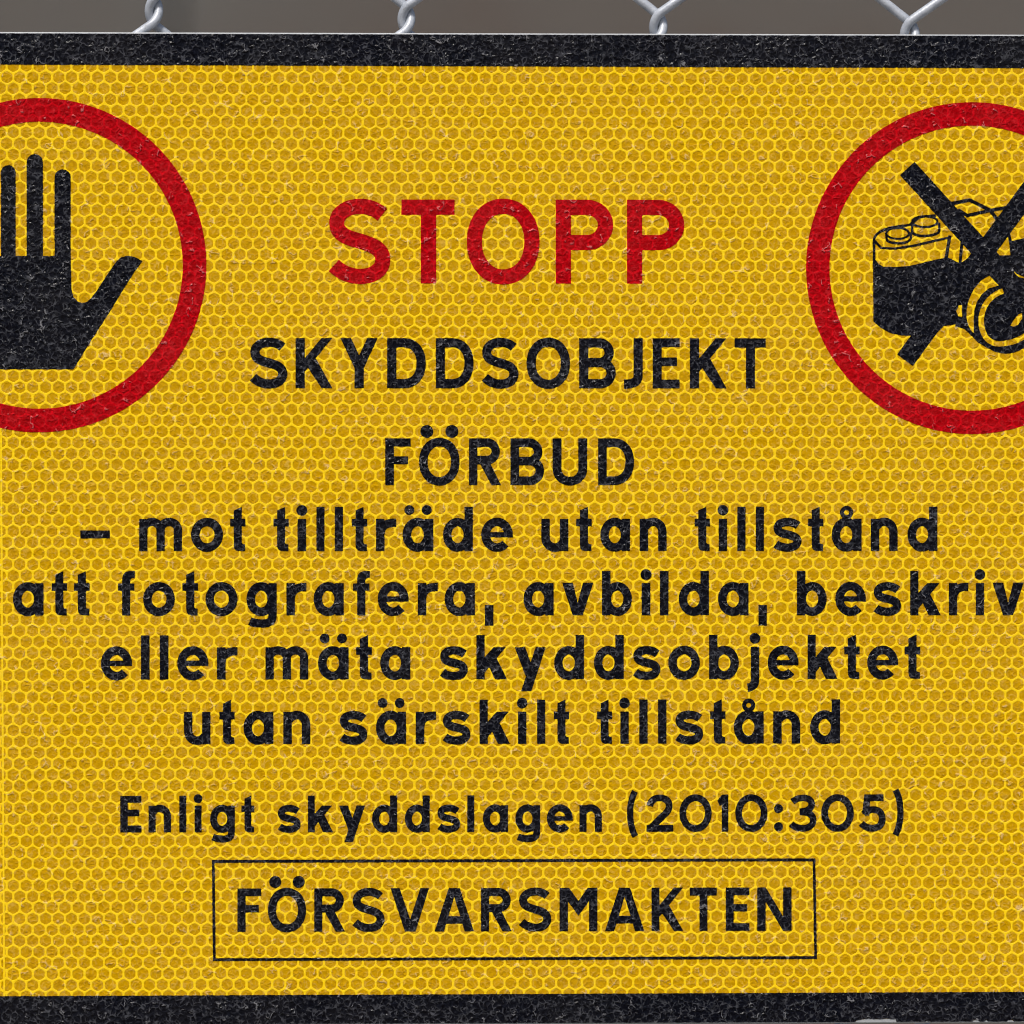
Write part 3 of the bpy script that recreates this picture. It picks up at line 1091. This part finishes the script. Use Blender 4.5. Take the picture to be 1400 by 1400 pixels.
LINES = [
    # (glyph function, scale, baseline left/right (X, Y), colour, letters with their measured left and right edges)
    (caps, 114.3 / 68, (449, 387.4, 936, 388.0), 'red', [('S', 449.9, 533.6), ('T', 549, 621.3), ('O', 638.3, 737.3), ('P', 759.7, 837.9), ('P', 857, 935)]),
    (caps, 1.0, (342, 530.4, 1046, 530.8), 'k', [('S', 342.4, 392.9), ('K', 404.5, 454.2), ('Y', 466, 516.3), ('D', 529.5, 581.9), ('D', 596.1, 647.1), ('S', 659, 708.5), ('O', 719.9, 779), ('B', 791.7, 841.4), ('J', 853, 878.2), ('E', 892.2, 928.6), ('K', 942.9, 992.6), ('T', 1004, 1046.2)]),
    (caps, 63.4 / 68, (527, 662.8, 866, 662.8), 'k', [('F', 526.9, 561.2), ('Ö', 573.1, 628.1), ('R', 641.3, 684.6), ('B', 697.9, 743.6), ('U', 755.5, 802.3), ('D', 817.6, 866.3)]),
    (lower, 1.0, (110, 753, 1280, 752.7), 'k', [('-', 110.6, 150.6), ('m', 190.9, 249.1), ('o', 261.7, 305.1), ('t', 315.1, 335.7), ('t', 374.3, 394.8), ('i', 407.1, 418.6), ('l', 432.9, 443.7), ('l', 458, 468.9), ('t', 481.4, 502), ('r', 514.3, 542), ('ä', 550.6, 592.3), ('d', 605.7, 646.3), ('e', 658, 700.9),
                                                  ('u', 740, 776.6), ('t', 787.7, 808.6), ('a', 820.6, 860.9), ('n', 874.3, 910.9), ('t', 949.4, 970), ('i', 982.3, 993.4), ('l', 1007.7, 1018.6), ('l', 1032.9, 1043.7), ('s', 1056.8, 1095), ('t', 1104.3, 1124.9), ('å', 1136.6, 1177.1), ('n', 1190, 1226.3), ('d', 1240, 1280.6)]),
    (lower, 1.0, (18, 840.8, 1400, 840.4), 'k', [('-', -62, -22), ('a', 18.6, 60), ('t', 71.4, 92), ('t', 102, 122.9), ('f', 162, 184.6), ('o', 196.3, 239.4), ('t', 250, 270.9), ('o', 281.4, 324.9), ('g', 337.4, 378.6), ('r', 392, 419.4), ('a', 429.1, 470), ('f', 482.9, 505.7), ('e', 516.6, 558.6), ('r', 571.4, 598.8), ('a', 608, 649.1), (',', 662.9, 674.3),
                                                  ('a', 715.7, 756.6), ('v', 768.6, 810.6), ('b', 822.9, 863.4), ('i', 877.1, 888.6), ('l', 902, 913.4), ('d', 927.7, 968.6), ('a', 981.4, 1022.7), (',', 1036.6, 1047.7), ('b', 1089.1, 1129.4), ('e', 1141.4, 1182.9), ('s', 1193.5, 1231), ('k', 1243.7, 1285), ('r', 1296.6, 1323.3), ('i', 1333.4, 1344.3), ('v', 1356.3, 1398.2), ('a', 1406.5, 1447.6)]),
    (lower, 1.0, (138, 928.5, 1257, 927.4), 'k', [('e', 138.6, 180.9), ('l', 193.4, 204.9), ('l', 219.1, 230.6), ('e', 242.9, 285.1), ('r', 297.1, 325.2), ('m', 363.4, 421.4), ('ä', 435.1, 476.6), ('t', 487.1, 508.2), ('a', 520, 560.9), ('s', 601.4, 639.4), ('k', 651.4, 692.9), ('y', 703.7, 745.7), ('d', 757.7, 798), ('d', 812, 852.3), ('s', 865.1, 902.5), ('o', 913.4, 956.3), ('b', 969.1, 1009.4),
                                                    ('j', 1021.2, 1037.4), ('e', 1049.1, 1090.9), ('k', 1103.7, 1144.2), ('t', 1153.7, 1174.3), ('e', 1185.1, 1226.9), ('t', 1236.3, 1257.1)]),
    (lower, 1.0, (252, 1016.6, 1148, 1015.7), 'k', [('u', 252, 288), ('t', 300.4, 321), ('a', 333.4, 373.9), ('n', 387.7, 424.3), ('s', 464.3, 502.2), ('ä', 514.3, 555), ('r', 568.6, 596.4), ('s', 605.1, 643), ('k', 655.7, 696.8), ('i', 708.2, 719.3), ('l', 734.3, 745.1), ('t', 757.1, 777.7), ('t', 816.1, 836.5), ('i', 848, 859.1), ('l', 873.8, 884.9), ('l', 899.4, 910.6),
                                                     ('s', 922.7, 960.7), ('t', 970.6, 991.2), ('å', 1002.9, 1043.4), ('n', 1056.6, 1093.3), ('d', 1107.1, 1147.7)]),
    (None, 0.825, (165, 1137.1, 1235, 1135.8), 'k', [('E', 165.1, 193.6), ('n', 203.7, 234.1), ('l', 245.7, 254.9), ('i', 266.6, 275.8), ('g', 287.7, 321.4), ('t', 330.6, 347.7), ('s', 379.8, 411.1), ('k', 421.4, 455.1), ('y', 463.9, 498.9), ('d', 508.9, 542.9), ('d', 553.7, 587.3), ('s', 597.8, 629), ('l', 639.0, 648.2), ('a', 660.2, 694.2), ('g', 704.6, 738.3), ('e', 747.7, 782.7), ('n', 792.1, 822.4),
                                                      ('(', 856.3, 871.4), ('2', 883.7, 920), ('0', 928.6, 972.3), ('1', 980.6, 995.1), ('0', 1004.9, 1048.6), (':', 1057.2, 1070.2), ('3', 1080, 1115.1), ('0', 1122.3, 1166.4), ('5', 1175.7, 1210), (')', 1220, 1235.1)]),
    (caps, 58.8 / 68, (325, 1272.9, 1081, 1271.4), 'k', [('F', 325.1, 357.2), ('Ö', 366.8, 418.4), ('R', 430, 471.4), ('S', 482.3, 525.7), ('V', 534.3, 586.3), ('A', 594.3, 647.7), ('R', 657.7, 699.3), ('S', 709.6, 753.4), ('M', 764.9, 816.3), ('A', 827, 880.2), ('K', 890.6, 933.4), ('T', 942.7, 979.3), ('E', 992, 1023.9), ('N', 1034.9, 1081.4)]),
]
cache = {}
for li_, (fn, k, (bx0, by0, bx1, by1), col, glyphs) in enumerate(LINES):
    for ch, xa, xb in glyphs:
        f = fn
        kk = k
        sc_key = round(k, 3)
        if fn is None:
            if ch == 'E':
                f, kk = (lambda c: caps(c, 13.0, 68.0)), 49.4 / 68
            else:
                f = lower
        key = (ch, li_)
        if key not in cache:
            w_, prims, holes = f(ch)
            cache[key] = (w_, shape_mesh("letter", prims, holes, (-8, -20, w_ + 10, 92), kk * S, res=0.45 if kk < 1.3 else 0.3, rag=0.16 / kk, grow=0.22 / kk))
        w_, me = cache[key]
        if not me.materials:
            me.materials.append(M_RED if col == 'red' else M_BLACK)
        yb = by0 + (by1 - by0) * (xa - bx0) / (bx1 - bx0)
        u, v = P(xa, yb)
        u1, _ = P(xb, yb)
        o = link_obj("letter", me, None, sign, (u, Y_PRINT, v))
        sxx = (u1 - u) / (w_ * kk * S)
        if not 0.9 < sxx < 1.1:
            print("width", ch, li_, round(sxx, 3))
        o.scale = (sxx, 1, K(xa))
        if col == 'red':
            o["label"] = "red capital letter of the top line"


# ------------------------------------------------------------------ other print, drawn in photo pixels through P()
def warp_mesh(me):
    """shape in photo pixels (x, -y stored in metres/S) -> sign coordinates."""
    for v in me.vertices:
        u, w2 = P(v.co.x, -v.co.z)
        v.co.x, v.co.z = u, w2
    me.update()
    return me


def printed(name, prims, holes, bbox, mat, res=0.8, rag=0.22, label=None, grow=0.0):
    me = shape_mesh(name, prims, holes, bbox, 1.0, res=res, rag=rag, grow=grow, flipy=True)
    warp_mesh(me)
    o = link_obj(name, me, mat, sign, (0, Y_PRINT, 0))
    if label:
        o["label"] = label
    return o


# black border: outer edge follows the film with small chips, inner edge straight
OUT = 2.2
outer = [(XL + OUT, 45.6), (XR - OUT, 50.6), (XR - OUT, 1394.6), (XL + OUT, 1401.2)]
inner = [(BIL, top_in(BIL)), (BIR, top_in(BIR)), (BIR, bot_in(BIR)), (BIL, bot_in(BIL))]


def rq(q, r):
    pts_ = rounded_quad((q[0][0], -q[0][1]), (q[1][0], -q[1][1]), (q[2][0], -q[2][1]), (q[3][0], -q[3][1]), r)
    return [(x, -y) for x, y in pts_]


chips = [('p', [(1166, 1400), (1170, 1394.2), (1176, 1393.0), (1186, 1391.6), (1198, 1392.4), (1212, 1391.8), (1224, 1392.2), (1225.5, 1399)]),
         ('p', [(1262, 1400), (1266, 1394.3), (1272, 1400)]), ('p', [(1325, 1400), (1330, 1393.6), (1336, 1393.4), (1340, 1400)]),
         ('p', [(1345, 1400), (1347, 1392.0), (1353, 1400)]), ('p', [(1374, 1400), (1377, 1393.4), (1384, 1393.6), (1386, 1400)])]
fil = shape_mesh("reflective_film", [('p', rq([(XL + 3.0, 46.6), (XR - 3.0, 51.6), (XR - 3.0, 1393.8), (XL + 3.0, 1400.4)], 22))], chips,
                 (XL, 40, XR, 1405), 1.0, res=1.6, rag=0.3, flipy=True)
film.data = warp_mesh(fil)
film.data.materials.append(M_CELL)
for v_ in film.data.vertices:
    if v_.co.y > 0:
        v_.co.y = fy - Y_FILM
bor = printed("border", [('p', rq(outer, 22))], [('p', rq(inner, 30))] + chips, (XL, 40, XR, 1405), M_BLACK, res=1.1, rag=0.35)

# red rings
printed("prohibition_ring", [('s', ell(54.3, 362.8, 212.1, 212.1, n=160), 32.5)], [], (-180, 130, 290, 600), M_RED, res=1.0,
        label="red ring round the raised hand, left")
printed("prohibition_ring", [('s', ell(1328, 366.8, 210.6, 210.6, n=160), 32.1)], [], (1095, 135, 1560, 600), M_RED, res=1.0,
        label="red ring round the crossed out camera, right")

# hand
hand = [('s', [(12, 235.9), (12, 352)], 20.3), ('c', 12, 236.4, 10.1), ('s', [(48.2, 222), (48.2, 352)], 22.4), ('c', 48.2, 222.3, 11.2),
        ('s', [(86.2, 243), (86.2, 360)], 22.2), ('c', 86.2, 243, 11.1), ('s', [(-23.5, 266), (-23.5, 360)], 20), ('c', -23.5, 266, 10),
        ('p', [(-33.5, 350), (97.4, 350), (98, 380), (98.6, 396), (101, 406), (106.5, 412), (113, 414.6), (119, 413), (125, 408), (132, 399),
               (143, 382), (155, 364), (160, 357), (166, 352.2), (173, 350), (181, 350.4), (188, 353), (195, 357.4), (183, 374), (166, 401),
               (150, 427.5), (125, 466), (101, 505), (-10, 505), (-33.5, 470)])]
gaps = [('s', [(29.4, 330), (29.4, 343)], 14.6), ('c', 29.4, 343, 7.3), ('s', [(67.7, 330), (67.7, 343)], 15.2), ('c', 67.7, 343, 7.6),
        ('s', [(-5.8, 330), (-5.8, 343)], 14.6), ('c', -5.8, 343, 7.3)]
printed("hand_symbol", hand, gaps, (-40, 205, 200, 510), M_BLACK, res=0.6)

# camera with a cross over it (drawn on the 4.516x enlargement of the photograph)
f = lambda x, y: (1090 + x / 4.516, 120 + y / 4.516)
q4 = 1 / 4.516


def fp(*pts_):
    return [f(*p) for p in pts_]


body = fp((465, 1050), (478, 1062), (500, 1092), (525, 1106), (600, 1109), (680, 1103), (760, 1086), (850, 1063), (925, 1050), (960, 1066), (1000, 1088),
          (1068, 1040), (1225, 1038), (1316, 1036), (1326, 1000), (1322, 948), (1400, 930), (1520, 905), (1600, 900), (1640, 925), (1650, 1300), (1620, 1370), (1500, 1430), (1400, 1480),
          (1200, 1560), (1060, 1500), (1035, 1476), (985, 1458), (900, 1470), (850, 1520), (700, 1531), (640, 1528), (570, 1513), (510, 1480), (468, 1441))
camp = [('p', body),
        ('s', fp((677, 501), (1648, 1569)), 26.4), ('s', fp((662.5, 1681), (1548, 474)), 26.0),
        # left edge, top plate rim
        ('s', path(f(471, 1100), f(471, 940), (f(473, 905), f(520, 872), f(600, 860)), f(690, 848), f(740, 808), (f(760, 796), f(800, 792), f(850, 790))), 13 * q4),
        ('s', fp((474, 945), (515, 990), (600, 994), (720, 975), (860, 942), (935, 926)), 12 * q4),
        ('s', ell(*f(616, 900), 70 * q4, 34 * q4), 10 * q4),
        ('s', path(f(546, 900), f(549, 940), (f(560, 965), f(680, 975), f(698, 932)), f(696, 895)), 12 * q4),
        ('s', ell(*f(784, 828), 78 * q4, 33 * q4), 11 * q4),
        ('s', path(f(706, 835), f(706, 895), (f(730, 928), f(860, 920), f(874, 885)), f(872, 835)), 13 * q4),
        # prism hump
        ('s', fp((940, 718), (1060, 694), (1185, 757), (1232, 815)), 19 * q4), ('s', fp((990, 755), (1045, 790), (1180, 760), (1300, 738)), 18 * q4),
        ('s', fp((1298, 890), (1312, 950), (1322, 1040)), 16 * q4), ('s', fp((938, 915), (914, 1060)), 18 * q4), ('s', fp((1012, 955), (1001, 1092)), 16 * q4),
        ('s', fp((1400, 815), (1440, 790), (1560, 770), (1640, 925)), 15 * q4),
        # lens
        ('p', [(x, y) for x, y in ell(*f(1270, 1418), 248 * q4, 232 * q4)][0:0] + ell(*f(1284, 1428), 200 * q4, 212 * q4, n=60)),
        ('p', fp((1040, 1330), (1100, 1220), (1180, 1150), (1250, 1220), (1150, 1350), (1100, 1560), (1040, 1475))),
        ('s', fp((975, 1462), (1035, 1478), (1076, 1518), (1120, 1563), (1185, 1600)), 23 * q4)]
ring_out = ell(*f(1284, 1428), 192 * q4, 203 * q4, n=60)
barh = [('p', [])]
camh = [('p', fp((1183, 1158), (1135, 1185), (1090, 1235), (1055, 1305), (1040, 1370), (1040, 1420), (1050, 1465), (1068, 1500), (1086, 1518), (1088, 1480), (1086, 1430), (1090, 1380), (1105, 1325),
                 (1135, 1278), (1180, 1240), (1243, 1222))),
        ('s', path(f(1268, 1254), (f(1170, 1285), f(1130, 1370), f(1131, 1440)), (f(1133, 1530), f(1180, 1580), f(1240, 1581)), (f(1320, 1580), f(1390, 1550), f(1440, 1500))), 37 * q4),
        ('p', fp((1015, 1338), (992, 1343), (976, 1378), (990, 1413), (1015, 1420))),
        ('p', fp((1308, 1470), (1325, 1440), (1362, 1396), (1385, 1388), (1386, 1425), (1362, 1463), (1330, 1477))),
        ('p', fp((1325, 1122), (1352, 1150), (1400, 1168), (1402, 1180), (1365, 1172), (1340, 1152))),
        ('p', fp((1392, 1192), (1410, 1188), (1425, 1215), (1405, 1212)))]
printed("camera_symbol", camp, camh, (1180, 210, 1470, 510), M_BLACK, res=0.45, rag=0.16, grow=0.32)

# thin frame round the last line
fr_o = [(290.0, 1174.9), (1114.2, 1172.7), (1116.4, 1310.2), (291.4, 1313.0)]
fr_i = [(293.9, 1178.9), (1110.3, 1176.7), (1112.5, 1306.3), (295.3, 1309.1)]
printed("text_frame", [('p', fr_o)], [('p', fr_i)], (285, 1168, 1120, 1318), M_BLACK, res=0.7, rag=0.30)
print("scene built", len(bpy.data.objects))
